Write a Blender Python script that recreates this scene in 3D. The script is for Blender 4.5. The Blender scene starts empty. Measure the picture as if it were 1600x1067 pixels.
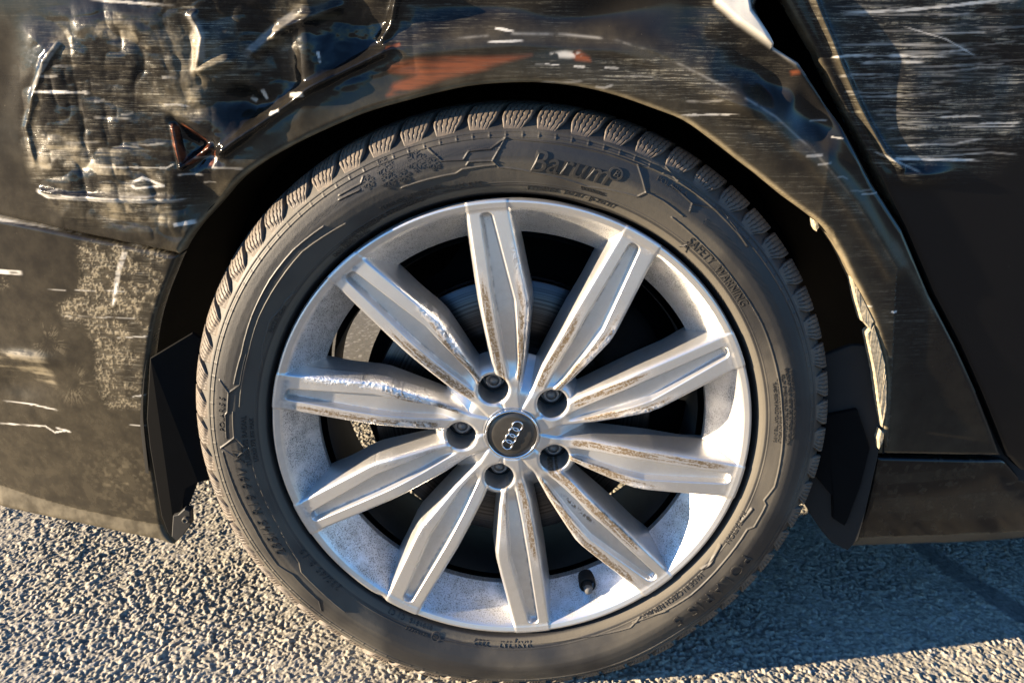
import bpy, math, random
import numpy as np
random.seed(7); RNG = np.random.default_rng(11)
SC = bpy.context.scene; COL = SC.collection
rad = math.radians

# ------------------------------------------------------------------ camera, sky, sun, exposure
PITCH, FPX, CAM = 0.353891, 1288.74, np.array([0.0, -0.8, 0.741727])
cam = bpy.data.cameras.new('camera'); camo = bpy.data.objects.new('camera', cam); COL.objects.link(camo)
cam.sensor_width = 36.0; cam.lens = FPX / 1600 * 36; cam.clip_start = 0.01; cam.clip_end = 3000
camo.location = CAM; camo.rotation_euler = (math.pi/2 - PITCH, 0, 0)
cam.dof.use_dof = True; cam.dof.focus_distance = 0.88; cam.dof.aperture_fstop = 13.0
SC.camera = camo
SUN_EL, SUN_AZ = rad(11.5), rad(11.2)          # light runs to +x, slightly away from the camera
w = bpy.data.worlds.new('World'); SC.world = w; w.use_nodes = True
nt = w.node_tree; bg = nt.nodes['Background']
sky = nt.nodes.new('ShaderNodeTexSky'); sky.sky_type = 'NISHITA'; sky.sun_disc = False
sky.sun_elevation = SUN_EL
to_sun = np.array([-math.cos(SUN_EL)*math.cos(SUN_AZ), -math.cos(SUN_EL)*math.sin(SUN_AZ), math.sin(SUN_EL)])
sky.sun_rotation = math.atan2(to_sun[0], to_sun[1])
sky.air_density = 1.0; sky.dust_density = 0.0; sky.ozone_density = 6.0
nt.links.new(sky.outputs[0], bg.inputs[0]); bg.inputs[1].default_value = 0.075
sl = bpy.data.lights.new('sun', 'SUN'); sl.energy = 5.0; sl.angle = rad(0.55); sl.color = (1.0, 0.80, 0.56)
so = bpy.data.objects.new('sun', sl); COL.objects.link(so)
from mathutils import Vector
so.rotation_euler = Vector(to_sun).to_track_quat('Z', 'Y').to_euler()
SC.view_settings.view_transform = 'Standard'; SC.view_settings.look = 'None'
SC.view_settings.gamma = 1.0; SC.view_settings.exposure = 2.3

# ------------------------------------------------------------------ helpers
HZ = 0.335                                      # height of the wheel centre
_F = np.array([0, math.cos(PITCH), -math.sin(PITCH)]); _U = np.array([0, math.sin(PITCH), math.cos(PITCH)])
def at(u, v, y=0.0):
    """point of the photograph (1600 x 1067) on the vertical plane at depth y -> (x, z)"""
    d = _F + (u-800)/FPX*np.array([1., 0, 0]) - (v-533.5)/FPX*_U
    t = (y-CAM[1])/d[1]; p = CAM + t*d
    return (p[0], p[2])
def atp(pts, yf=0.0):
    out = []
    for u, v in pts:
        y = yf if not callable(yf) else 0.0
        for _ in range(6 if callable(yf) else 1):
            x, z = at(u, v, y)
            if callable(yf): y = float(yf(np.array([x]), np.array([z]))[0])
        out.append((x, z))
    return np.array(out)
def atpol(pts, y=-0.009):
    out = []
    for u, v in pts:
        x, z = at(u, v, y); out.append((math.hypot(x, z-HZ), math.degrees(math.atan2(z-HZ, x))))
    return out

_P = RNG.random((256, 256))
def vnoise(x, y, s=0):
    x = x + s*17.31; y = y + s*9.17
    xi = np.floor(x).astype(int); yi = np.floor(y).astype(int); fx = x-xi; fy = y-yi
    fx = fx*fx*fx*(fx*(fx*6-15)+10); fy = fy*fy*fy*(fy*(fy*6-15)+10)
    a = _P[xi & 255, yi & 255]; b = _P[(xi+1) & 255, yi & 255]; c = _P[xi & 255, (yi+1) & 255]; d = _P[(xi+1) & 255, (yi+1) & 255]
    return (a*(1-fx)+b*fx)*(1-fy)+(c*(1-fx)+d*fx)*fy
def fbm(x, y, s=0, o=4, g=0.5):
    r = 0; a = 1; t = 0
    for i in range(o):
        r = r + a*vnoise(x*2**i, y*2**i, s+i*3); t += a; a *= g
    return r/t
def sstep(a, b, x):
    t = np.clip((x-a)/(b-a), 0, 1); return t*t*(3-2*t)
def softp(d, b):
    q = np.clip(d/b, -30, 30); return np.where(d/b > 30, d, b*np.log1p(np.exp(q)))
def smax(a, b, k):
    h = np.clip(0.5+0.5*(a-b)/k, 0, 1); return b*(1-h)+a*h+k*h*(1-h)
def seg_dist(px, pz, pts, closed=False):
    """distance to a polyline, and parameter along it (0..1)"""
    pts = np.asarray(pts, float); n = len(pts); best = np.full(px.shape, 1e9); par = np.zeros(px.shape)
    L = n if closed else n-1
    for i in range(L):
        a = pts[i]; b = pts[(i+1) % n]; d = b-a; dd = d@d+1e-18
        t = np.clip(((px-a[0])*d[0]+(pz-a[1])*d[1])/dd, 0, 1)
        q = np.hypot(px-a[0]-t*d[0], pz-a[1]-t*d[1]); m = q < best
        best = np.where(m, q, best); par = np.where(m, (i+t)/L, par)
    return best, par
def in_poly(px, pz, pts):
    pts = np.asarray(pts, float); ins = np.zeros(px.shape, bool); n = len(pts)
    for i in range(n):
        x1, z1 = pts[i]; x2, z2 = pts[(i+1) % n]
        if z1 == z2: continue
        c = ((z1 > pz) != (z2 > pz)) & (px < (x2-x1)*(pz-z1)/(z2-z1)+x1); ins ^= c
    return ins

def mesh_np(name, V, F, mats, parent=None, attrs=None, normals=None, smooth=True, loc=None):
    V = np.asarray(V, np.float32); me = bpy.data.meshes.new(name)
    F = np.asarray(F); n = F.shape[1]
    me.vertices.add(len(V)); me.vertices.foreach_set('co', V.ravel())
    me.loops.add(F.size); me.loops.foreach_set('vertex_index', F.astype(np.int32).ravel())
    me.polygons.add(len(F)); me.polygons.foreach_set('loop_start', np.arange(0, F.size, n, dtype=np.int32))
    me.polygons.foreach_set('use_smooth', np.full(len(F), smooth))
    me.update(calc_edges=True); me.validate(clean_customdata=False)
    for k, a in (attrs or {}).items():
        at_ = me.attributes.new(k, 'FLOAT', 'POINT'); at_.data.foreach_set('value', np.asarray(a, np.float32).ravel())
    if normals is not None: me.normals_split_custom_set_from_vertices(np.asarray(normals, np.float32).tolist())
    for m in (mats if isinstance(mats, (list, tuple)) else [mats]): me.materials.append(m)
    return link(name, me, parent)
def link(name, me, parent=None):
    o = bpy.data.objects.new(name, me); COL.objects.link(o)
    if parent is not None: o.parent = parent
    return o
def grid_faces(nr, nc, wrap=False):
    i = np.arange(nr-1)[:, None]; j = np.arange(nc if wrap else nc-1)[None, :]; j2 = (j+1) % nc
    return np.stack([i*nc+j, i*nc+j2, (i+1)*nc+j2, (i+1)*nc+j], -1).reshape(-1, 4)
def lathe(name, prof, mat, parent=None, n=128, cx=0, cz=HZ, smooth=True, attrs=None, axis=None):
    """prof: (r, y) pairs, turned about the wheel axis"""
    P = np.array(prof, float); a = np.linspace(0, 2*np.pi, n, endpoint=False)
    X = cx+P[:, :1]*np.cos(a); Z = cz+P[:, :1]*np.sin(a); Y = np.repeat(P[:, 1:2], n, 1)
    V = np.stack([X, Y, Z], -1).reshape(-1, 3)
    F = grid_faces(len(P), n, True)[:, ::-1]
    return mesh_np(name, V, F, mat, parent, smooth=smooth)
def join_np(parts):
    V = []; F = []; o = 0
    for v, f in parts: V.append(v); F.append(f+o); o += len(v)
    return np.concatenate(V), np.concatenate(F)
def lathe_np(prof, n=48, cx=0, cz=HZ):
    P = np.array(prof, float); a = np.linspace(0, 2*np.pi, n, endpoint=False)
    V = np.stack([cx+P[:, :1]*np.cos(a), np.repeat(P[:, 1:2], n, 1), cz+P[:, :1]*np.sin(a)], -1).reshape(-1, 3)
    return V, grid_faces(len(P), n, True)[:, ::-1]

# ------------------------------------------------------------------ materials
def mat(name):
    m = bpy.data.materials.new(name); m.use_nodes = True
    return m, m.node_tree, m.node_tree.nodes['Principled BSDF']
def N(nt, t, **k):
    n = nt.nodes.new('ShaderNode'+t)
    for a, b in k.items():
        if a.startswith('i_'):
            q = a[2:]; n.inputs[int(q) if q.isdigit() else q.replace('_', ' ')].default_value = b
        else: setattr(n, a, b)
    return n
def objc(nt, scale=(1, 1, 1)):
    tc = N(nt, 'TexCoord'); mp = N(nt, 'Mapping'); mp.inputs['Scale'].default_value = scale
    nt.links.new(tc.outputs['Object'], mp.inputs[0]); return mp.outputs[0]
def noise(nt, vec, scale, detail=4, rough=0.55, dist=0.0):
    n = N(nt, 'TexNoise'); n.inputs['Scale'].default_value = scale; n.inputs['Detail'].default_value = detail
    n.inputs['Roughness'].default_value = rough; n.inputs['Distortion'].default_value = dist
    nt.links.new(vec, n.inputs['Vector']); return n.outputs['Fac']
def ramp(nt, v, a, b, lo=0.0, hi=1.0):
    r = N(nt, 'MapRange', interpolation_type='SMOOTHSTEP'); r.inputs[1].default_value = a; r.inputs[2].default_value = b
    r.inputs[3].default_value = lo; r.inputs[4].default_value = hi; nt.links.new(v, r.inputs[0]); return r.outputs[0]
def math_(nt, op, a, b=None, clamp=False):
    m = N(nt, 'Math', operation=op); m.use_clamp = clamp
    for i, q in enumerate([a, b]):
        if q is None: continue
        if isinstance(q, (int, float)): m.inputs[i].default_value = q
        else: nt.links.new(q, m.inputs[i])
    return m.outputs[0]
def attr(nt, n):
    a = N(nt, 'Attribute'); a.attribute_name = n; return a.outputs['Fac']
def mixc(nt, f, a, b):
    m = N(nt, 'Mix', data_type='RGBA')
    if isinstance(f, float): m.inputs[0].default_value = f
    else: nt.links.new(f, m.inputs[0])
    for q, s in ((a, 6), (b, 7)):
        if isinstance(q, tuple): m.inputs[s].default_value = (*q, 1)
        else: nt.links.new(q, m.inputs[s])
    return m.outputs[2]
def mixf(nt, f, a, b):
    m = N(nt, 'Mix', data_type='FLOAT'); nt.links.new(f, m.inputs[0])
    for q, s in ((a, 2), (b, 3)):
        if isinstance(q, (int, float)): m.inputs[s].default_value = q
        else: nt.links.new(q, m.inputs[s])
    return m.outputs[0]
def bump(nt, h, strength, dist, bsdf, prev=None):
    b = N(nt, 'Bump'); b.inputs['Strength'].default_value = strength; b.inputs['Distance'].default_value = dist
    nt.links.new(h, b.inputs['Height'])
    if prev is not None: nt.links.new(prev, b.inputs['Normal'])
    nt.links.new(b.outputs[0], bsdf.inputs['Normal']); return b.outputs[0]
def plain(name, c, r=0.6, metal=0.0, nscale=0, var=0.3):
    m, t, b = mat(name); b.inputs['Base Color'].default_value = (*c, 1); b.inputs['Roughness'].default_value = r; b.inputs['Metallic'].default_value = metal
    if nscale:
        f = noise(t, objc(t), nscale, 5); c2 = tuple(x*(1-var) for x in c)
        t.links.new(mixc(t, ramp(t, f, .35, .65), c2, c), b.inputs['Base Color'])
    return m

# --- black car paint with dust and painted light, scratches, primer, dirt film (attributes painted from the panel builder)
M_PAINT, t, b = mat('black_paint')
oc = objc(t)
scr = attr(t, 'scratch'); dust = attr(t, 'dust'); prim = attr(t, 'primer'); gouge = attr(t, 'gouge')
st1 = noise(t, objc(t, (16, 16, 520)), 1.0, 7, .72); st2 = noise(t, objc(t, (60, 60, 1300)), 1.0, 5, .65)
st3 = noise(t, oc, 120, 6, .75)
streak = math_(t, 'MAXIMUM', ramp(t, st1, .50, .68), math_(t, 'MULTIPLY', ramp(t, st2, .54, .68), .8))
streak = math_(t, 'MULTIPLY', streak, ramp(t, st3, .36, .60, .10, 1.0))
s_f = math_(t, 'MULTIPLY', streak, scr, True)
d_n = ramp(t, noise(t, oc, 55, 6, .62), .30, .72, .55, 1.15)
d_f = math_(t, 'MULTIPLY', dust, d_n, True)
fleck = ramp(t, noise(t, oc, 620, 2, .5), .735, .79)
d_f2 = math_(t, 'ADD', d_f, math_(t, 'MULTIPLY', fleck, .22), True)
c = mixc(t, d_f2, (.0045, .0045, .005), (.15, .125, .08))
c = mixc(t, math_(t, 'MULTIPLY', prim, ramp(t, noise(t, objc(t, (14, 14, 240)), 1.0, 5, .65), .30, .62, .25, .95)), c, (.26, .068, .022))
c = mixc(t, math_(t, 'MULTIPLY', s_f, .75), c, (.33, .305, .235))
c = mixc(t, gouge, c, (.52, .50, .46))
t.links.new(c, b.inputs['Base Color'])
rgh = mixf(t, math_(t, 'MAXIMUM', math_(t, 'MULTIPLY', d_f2, 1.5, True), math_(t, 'MAXIMUM', s_f, prim)), .10, .62)
t.links.new(mixf(t, gouge, math_(t, 'MAXIMUM', rgh, math_(t, 'MULTIPLY', scr, .42)), .45), b.inputs['Roughness'])
b.inputs['Coat Weight'].default_value = 0.0; b.inputs['IOR'].default_value = 1.34
bh = math_(t, 'ADD', math_(t, 'MULTIPLY', s_f, .5), math_(t, 'MULTIPLY', noise(t, oc, 900, 2), .12))
bump(t, bh, .35, .0006, b)

# --- rubber
def rubber(name, dusty, lo=.010, dustc=(.088, .078, .060)):
    m, t, b = mat(name); oc = objc(t)
    n1 = noise(t, oc, 16, 5, .6); n2 = noise(t, oc, 190, 4, .65); n3 = noise(t, oc, 700, 3, .6)
    f = math_(t, 'MULTIPLY', ramp(t, n1, .30, .70, .45, 1.0), ramp(t, n2, .28, .70, .55, 1.0))
    f = math_(t, 'MULTIPLY', f, dusty, True)
    if name == 'tyre_rubber': f = math_(t, 'ADD', f, math_(t, 'MULTIPLY', attr(t, 'dust'), .8), True)
    t.links.new(mixc(t, f, (lo, lo, lo*1.1), dustc), b.inputs['Base Color'])
    t.links.new(mixf(t, f, .5, .85), b.inputs['Roughness'])
    bump(t, math_(t, 'ADD', math_(t, 'MULTIPLY', n3, .6), n2), .25, .0007, b)
    return m
M_TYRE = rubber('tyre_rubber', .06)
M_TREAD = rubber('tread_rubber', .60, .016, (.20, .155, .11))
M_LETTER = rubber('raised_rubber', .20, .008)
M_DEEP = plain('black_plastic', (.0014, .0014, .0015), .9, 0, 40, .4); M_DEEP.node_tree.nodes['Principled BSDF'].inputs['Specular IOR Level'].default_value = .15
M_FELT = plain('tan_foam', (.34, .29, .20), .95, 0, 300, .45)
M_GAP = plain('gap_black', (.003, .003, .003), .9)

# --- silver wheel paint
M_WHEEL, t, b = mat('silver_wheel_paint'); oc = objc(t)
dirt = attr(t, 'dirt'); speck = attr(t, 'speck'); rash = attr(t, 'rash')
n1 = noise(t, oc, 60, 5, .65); n2 = noise(t, oc, 420, 4, .7); n3 = noise(t, oc, 900, 2, .5)
df = math_(t, 'MULTIPLY', dirt, ramp(t, n2, .30, .62, .55, 1.1), True)
sf = math_(t, 'MULTIPLY', speck, math_(t, 'ADD', ramp(t, noise(t, oc, 760, 3, .6), .50, .62, .0, .75), ramp(t, n1, .35, .7, .10, .40)), True)
film = ramp(t, n1, .35, .75, .02, .30)
c = mixc(t, film, (.67, .67, .67), (.42, .38, .31))
c = mixc(t, sf, c, (.15, .145, .135))
c = mixc(t, df, c, (.105, .072, .036))
c = mixc(t, rash, c, (.78, .78, .79))
t.links.new(c, b.inputs['Base Color'])
met = mixf(t, math_(t, 'MAXIMUM', df, math_(t, 'MULTIPLY', sf, .9)), .86, .0)
t.links.new(met, b.inputs['Metallic'])
t.links.new(mixf(t, math_(t, 'MAXIMUM', math_(t, 'MAXIMUM', df, sf), film), .33, .70), b.inputs['Roughness'])
rb = math_(t, 'MULTIPLY', noise(t, oc, 330, 4, .7), rash)
bump(t, math_(t, 'ADD', math_(t, 'MULTIPLY', rb, 5.0), math_(t, 'MULTIPLY', n3, .25)), .30, .0012, b)
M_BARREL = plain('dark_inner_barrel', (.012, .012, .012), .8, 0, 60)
M_CHROME = plain('chrome', (.75, .75, .76), .12, 1.0)
M_CAP = plain('cap_grey', (.075, .07, .062), .33, .5, 50, .25)
M_BOLT = plain('bolt_steel', (.22, .21, .20), .45, .8, 200)
M_DISC, t, b = mat('brake_disc_steel'); b.inputs['Metallic'].default_value = 1.0
tc = N(t, 'TexCoord'); sx = N(t, 'SeparateXYZ'); t.links.new(tc.outputs['Object'], sx.inputs[0])
dz = math_(t, 'SUBTRACT', sx.outputs[2], HZ)
rr = math_(t, 'SQRT', math_(t, 'ADD', math_(t, 'MULTIPLY', sx.outputs[0], sx.outputs[0]), math_(t, 'MULTIPLY', dz, dz)))
cb = N(t, 'CombineXYZ'); t.links.new(rr, cb.inputs[0])
rn = noise(t, cb.outputs[0], 420, 5, .7)
t.links.new(mixc(t, ramp(t, rn, .3, .7), (.02, .0197, .0205), (.12, .118, .124)), b.inputs['Base Color']); b.inputs['Roughness'].default_value = .34
bump(t, rn, .25, .0006, b)

# --- asphalt
def asphalt(name, attrs_):
    m, t, b = mat(name); oc = objc(t)
    n1 = noise(t, oc, 150, 5, .7); n2 = noise(t, oc, 4, 4); n3 = noise(t, oc, 700, 3, .6)
    vo = N(t, 'TexVoronoi'); vo.inputs['Scale'].default_value = 130; t.links.new(oc, vo.inputs['Vector'])
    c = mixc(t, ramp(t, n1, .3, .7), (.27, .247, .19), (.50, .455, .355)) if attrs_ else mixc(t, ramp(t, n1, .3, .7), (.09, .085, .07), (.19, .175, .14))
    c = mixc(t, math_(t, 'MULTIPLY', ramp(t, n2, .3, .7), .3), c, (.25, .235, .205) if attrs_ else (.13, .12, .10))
    g = N(t, 'RGBToBW'); t.links.new(vo.outputs['Color'], g.inputs[0])
    c = mixc(t, math_(t, 'MULTIPLY', ramp(t, g.outputs[0], .72, .85), .5), c, (.42, .40, .37))
    c = mixc(t, math_(t, 'MULTIPLY', ramp(t, g.outputs[0], .30, .18), .5), c, (.10, .095, .085))
    if attrs_:
        c = mixc(t, math_(t, 'MULTIPLY', attr(t, 'pit'), .45), c, (.055, .052, .047))  # pits darkened in colour too, standing in for their shadow
        c = mixc(t, math_(t, 'MULTIPLY', attr(t, 'tar'), .7), c, (.07, .07, .07))
    t.links.new(c, b.inputs['Base Color']); b.inputs['Roughness'].default_value = .85
    bump(t, math_(t, 'ADD', n1, math_(t, 'MULTIPLY', n3, .5)), .5, .0012, b)
    return m
M_ASPH = asphalt('asphalt', True); M_ASPH2 = asphalt('asphalt_far', False)  # far copy is darker: self-shadow of the pits put into its colour

# ------------------------------------------------------------------ ground
def build_ground():
    S = 500.0
    V = [(-S, -S, -.006), (S, -S, -.006), (S, S, -.006), (-S, S, -.006)]
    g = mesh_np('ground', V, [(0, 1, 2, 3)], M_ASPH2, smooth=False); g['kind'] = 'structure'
    g['label'] = 'grey asphalt ground stretching away around the parked car'; g['category'] = 'ground'
    x = np.arange(-.92, .90, .0014); y = np.arange(-.16, .80, .0015)
    X, Y = np.meshgrid(x, y)
    wx = X+.004*vnoise(X*120, Y*120, 5); wy = Y+.004*vnoise(X*120, Y*120, 6)
    a = vnoise(wx*245+wy*60, wy*220-wx*50, 1); b_ = vnoise(wx*380, wy*400, 2); c = vnoise(X*560, Y*560, 3)
    h = (.45+.2*fbm(X*25, Y*25, 14, 2))*a+.32*b_+.12*c
    h = sstep(.26, .62, h)                                   # flat-topped stones, deep pits
    big = fbm(X*9, Y*9, 4, 3)
    bigm = fbm(X*7, Y*7, 15, 3); H = -.0013*(1-h)*(.55+.9*sstep(.35, .65, bigm))+.0008*(c-.5)+.0012*sstep(.66, .80, vnoise(X*95, Y*95, 16))*h+.004*(big-.5)+.0006*(b_-.5)
    edge = np.minimum(np.minimum(X+.92, .90-X), np.minimum(Y+.16, .80-Y))
    H = H*1.0 - .004*sstep(.03, 0, edge)
    # tar seam running away under the sill
    d, _ = seg_dist(X, Y, [(.60, .40), (.66, .22), (.72, .08), (.78, -.05)])
    d = d+.006*(fbm(X*60, Y*60, 8)-.5)
    tar = sstep(.022, .014, d); H = H*(1-.6*tar)
    pit = (1-h)*sstep(-.2, .5, fbm(X*20, Y*20, 9))*(.7+.5*sstep(.35, .65, bigm))
    V = np.stack([X, Y, H], -1).reshape(-1, 3)
    p = mesh_np('asphalt', V, grid_faces(len(y), len(x)), M_ASPH, attrs=dict(pit=pit, tar=tar)); p['kind'] = 'structure'
    p['label'] = 'coarse pitted asphalt under the damaged car, sunlit at left and shaded at right'; p['category'] = 'asphalt'
build_ground()

# ------------------------------------------------------------------ car (one thing) and its parts
car = bpy.data.objects.new('car', None); COL.objects.link(car)
car['label'] = 'black car with crumpled, scratched rear wing and silver ten-spoke wheel'; car['category'] = 'car'

# ---- wheel casting, all in millimetres relative to the wheel centre, h = towards the viewer
TIP0 = 95.5
BOLTS = [111.0-72*k for k in range(5)]
def prof_(r, xs, ys): return np.interp(r, xs, ys)
def Aout(r): return prof_(r, [50, 62, 87, 155, 250, 262], [6.5, 9, 13.5, 18.3, 21.5, 22])
def Ain(r): return prof_(r, [50, 80, 110, 155, 247], [-2.5, -1, 2, 5, 8.5])
def Bin(r): return prof_(r, [50, 87, 120, 155, 247], [-10, -15.5, -17.5, -18.5, -4])
def Bout(r): return prof_(r, [50, 62, 90, 149, 160, 250], [-13, -16, -22.5, -32, -32, -21.5])
def face(r):
    r = np.asarray(r, float); return -11.0+11.0*sstep(52, 150, r)*.97+.33-1.3*sstep(170, 250, r)
def spoke_h(r, l):
    Ht = face(r)
    ao, ai, bi, bo = Aout(r), Ain(r), Bin(r), Bout(r)
    dA = l-ao; dB = bo-l
    h = Ht-9.0*softp(dA-1.0, .7)-9.0*softp(dB-1.0, .7)-.85*softp(dA+2.4, .35)-.85*softp(dB+2.4, .35)
    G = 8.0*sstep(249, 243, r)*sstep(60, 88, r)
    g = np.clip((ai-l)/2.8, 0, 1)*np.clip((l-bi)/2.8, 0, 1); g = g*g*(3-2*g)*.35+g*.65
    # rounded outer end of the groove
    mid = .5*(ai+bi); half = np.maximum(.5*(ai-bi), 1)
    endr = 247-3.0*((l-mid)/half)**2
    g = g*sstep(0, 3.0, endr-r)
    inner_ridge = .25*G*0
    h = h-G*g
    return h+inner_ridge
def wheel_h(r, th):
    """r in mm, th in degrees"""
    al = (th-TIP0+18) % 36-18
    sp = None
    for k in (-36, 0, 36):
        a = np.radians(al-k); l = r*np.sin(a); rc = r*np.cos(a)
        hk = spoke_h(rc if False else r, np.where(np.cos(a) > .3, l, 999))
        sp = hk if sp is None else smax(sp, hk, 3.0)
    # lip and conical ramp of the rim
    rp = prof_(r, [194, 206, 210.5, 217, 229, 240, 247.5, 250.5, 255.5, 257.5, 258.6], [-130, -66, -50, -43, -28, -14, -4.5, -1.6, 0.0, -.6, -3.0])
    out = smax(sp, rp, 4.5)
    # hub
    hub = -11.0-.9*softp(r-51, 2.5)-2.6*softp(r-88, 3.0)
    x = r*np.cos(np.radians(th)); z = r*np.sin(np.radians(th))
    dmin = np.full(r.shape, 1e9)
    for bdeg in BOLTS:
        bx, bz = 56*math.cos(rad(bdeg)), 56*math.sin(rad(bdeg)); d = np.hypot(x-bx, z-bz); dmin = np.minimum(dmin, d)
    boss = -12.5-1.2*softp(dmin-20, 1.5)-3.0*softp(dmin-27, 1.5)
    hub = smax(hub, boss, 5.0)
    out = smax(out, hub, 6.0)
    out = out-.9*softp(18.6-dmin, .7)                      # eased edge of the bolt holes
    out = out-1.2*softp(31.5-r, .6)
    return out, sp, rp, dmin

def build_wheel():
    rows = np.concatenate([np.arange(30, 247, .95), np.arange(247, 258.7, .55), [258.65]])
    sec = []
    for r in rows:
        r_ = max(r, 50)
        ao, ai, bi, bo = (float(f(np.array(r_))) for f in (Aout, Ain, Bin, Bout))
        key = [bo-5.5, bo-1.5, bo+3.2, bi, bi+3.4, ai-3.4, ai, ao-3.2, ao+1.5, ao+5.5]
        if r < 50: key = [k*r/50 for k in key]
        ang = [math.degrees(math.asin(max(-.95, min(.95, k/r)))) for k in key]
        keys = [-18.0]; lim = .12
        for i, a in enumerate(ang): keys.append(max(min(a, 18-(len(ang)-i)*lim), keys[-1]+lim))
        keys.append(18.0)
        cnt = [12, 10, 10, 12, 6, 14, 6, 12, 10, 10, 12]; c = []
        for a, b_, n in zip(keys[:-1], keys[1:], cnt): c += list(np.linspace(a, b_, n, endpoint=False))
        sec.append(c)
    sec = np.array(sec); nr, ns = sec.shape
    TH = np.concatenate([sec-36*k+TIP0 for k in range(9, -1, -1)], 1); TH = TH  # ascending
    R = np.repeat(rows[:, None], TH.shape[1], 1); nc = TH.shape[1]
    H, SP, RP, DM = wheel_h(R, TH)
    CUT = -42.0
    x = R*np.cos(np.radians(TH)); z = R*np.sin(np.radians(TH))
    # dents and scrapes on the kinked ridges
    al = (TH-TIP0+18) % 36-18; L = R*np.sin(np.radians(al)); idx = np.round((TIP0-TH)/36).astype(int) % 10
    rash = np.zeros_like(R); dirt = np.zeros_like(R)
    nz = fbm(x*.12, z*.12, 3, 4); nf = fbm(x*.5, z*.5, 4, 3); nst = fbm(R*.05+idx*7.7, L*.9, 5, 3)
    dB = L-Bout(R); wB = (dB > -2.5) & (L < Bin(R)+1.0); wA = (L > Ain(R)-.8) & (L < Aout(R)+1.5)
    # idx: 0 top, 1,2,3 right going clockwise, 5 bottom-ish, 7 left
    RA = {0: (118, 215, .45), 1: (112, 168, .8), 2: (118, 165, .9), 3: (140, 165, .8), 4: (138, 158, .3), 5: (150, 158, .15), 6: (135, 170, .45), 7: (128, 160, .5), 8: (90, 235, 1.0), 9: (110, 178, .9)}
    DI = {0: (62, 170, 1.0), 1: (66, 165, .9), 2: (80, 165, .9), 3: (66, 160, 1.1), 4: (62, 225, 1.3), 5: (60, 120, .45), 6: (75, 100, .15), 7: (80, 110, .35), 8: (62, 150, 1.1), 9: (62, 150, 1.25)}
    DA = {0: (60, 170, .85), 1: (60, 150, .75), 2: (75, 150, 1.0), 3: (66, 230, .9), 4: (60, 190, 1.35), 5: (60, 150, .85), 6: (60, 80, .1), 7: (60, 90, .3), 8: (80, 230, .7), 9: (60, 160, 1.3)}
    for k in range(10):
        m = idx == k
        a, b_, s = RA[k]; env = sstep(a-6, a+10, R)*sstep(b_+6, b_-10, R)
        edge = sstep(11, 2, dB+4*(nz-.5))
        rash += m*wB*s*env*sstep(.50, .60, nz*.6+nf*.25+.15*edge+.10*s)*edge
        if k == 8:
            dA_ = Aout(R)-L; rash += m*wA*sstep(85, 100, R)*sstep(165, 150, R)*sstep(.5, .58, nz*.6+nf*.4)*sstep(10, 3, dA_)
        a, b_, s = DI[k]; env = sstep(a-4, a+6, R)*sstep(b_+30, b_-20, R)
        lane = np.exp(-((dB-6.0-1.5*(nz-.5))/4.2)**2)
        dirt += 1.9*m*wB*s*env*lane*sstep(.20, .48, nst)
        a, b_, s = DA[k]; env = sstep(a-4, a+6, R)*sstep(b_+30, b_-20, R)
        dA_ = Aout(R)-L; lane = np.exp(-((dA_-6.5-1.5*(nz-.5))/4.0)**2)
        dirt += 1.9*m*wA*s*env*lane*sstep(.20, .48, nst)
    # black scuff in the groove of the lower right spoke, and darker lines along the groove foot
    m4 = (idx == 4); dirt += m4*np.exp(-((L+7-.10*(R-120))/2.0)**2)*sstep(92, 105, R)*sstep(150, 135, R)*1.6*sstep(.3, .6, nf)
    dirt += .55*np.exp(-((L-Ain(R)+3.2)/.9)**2)*sstep(100, 130, R)*sstep(248, 235, R)*sstep(.35, .65, nz)
    dirt += .5*sstep(-.6, .6, SP*0+1)*np.exp(-((R-247)/4)**2)*sstep(.5, .7, nz)*((L > Bout(R)) & (L < Aout(R)))
    rash = np.clip(rash, 0, 1); dirt = np.clip(dirt*(1-rash), 0, 1)
    H = H-1.1*rash*(nf*1.4)*sstep(0, 1, rash)
    on_ramp = RP > SP+1.0
    ang = TH % 360
    sp_n = fbm(R*.05, TH*.25, 7, 4)
    side = .5+.5*np.cos(np.radians(ang-200))                 # more brake dust low and left
    speck = on_ramp*sstep(250, 238, R)*sstep(206, 216, R)*(.25+.75*side)*sstep(.32, .66, sp_n)
    speck += on_ramp*.8*np.exp(-((R-243)/4.5)**2)*sstep(.35, .6, sp_n)
    speck += .5*sstep(250, 240, R)*sstep(225, 243, R)*sstep(2.0, 4.0, face(R)-H)*(~on_ramp)
    speck += on_ramp*(.30+.45*sstep(.40, .62, fbm(x*.035, z*.035, 17, 4)))*sstep(251, 246, R)
    speck = np.clip(speck, 0, 1)
    # gouge in the rim edge low left
    gx = np.exp(-(((ang-233.5+180) % 360-180)/1.6)**2)*sstep(252, 257.5, R)
    H = H-2.5*gx; dirt = np.clip(dirt+gx, 0, 1)
    V = np.stack([x, -H, z], -1).reshape(-1, 3)
    F = grid_faces(nr, nc, True)
    hv = H.ravel(); dm = DM.ravel()
    HOLE = 16.6
    good = (hv > CUT) & (dm > HOLE)
    keep = good[F].any(1)
    F = F[keep]
    used = np.zeros(len(V), bool); used[F] = True
    # snap the vertices of kept cells that lie past a border onto that border
    def fval(P):
        r = np.hypot(P[:, 0], P[:, 2]); th = np.degrees(np.arctan2(P[:, 2], P[:, 0])); h, _, _, d = wheel_h(r, th); return h, d
    bad = np.where(used & (hv <= CUT) & (dm > HOLE))[0]; P = V[bad].copy(); e = .05
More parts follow.
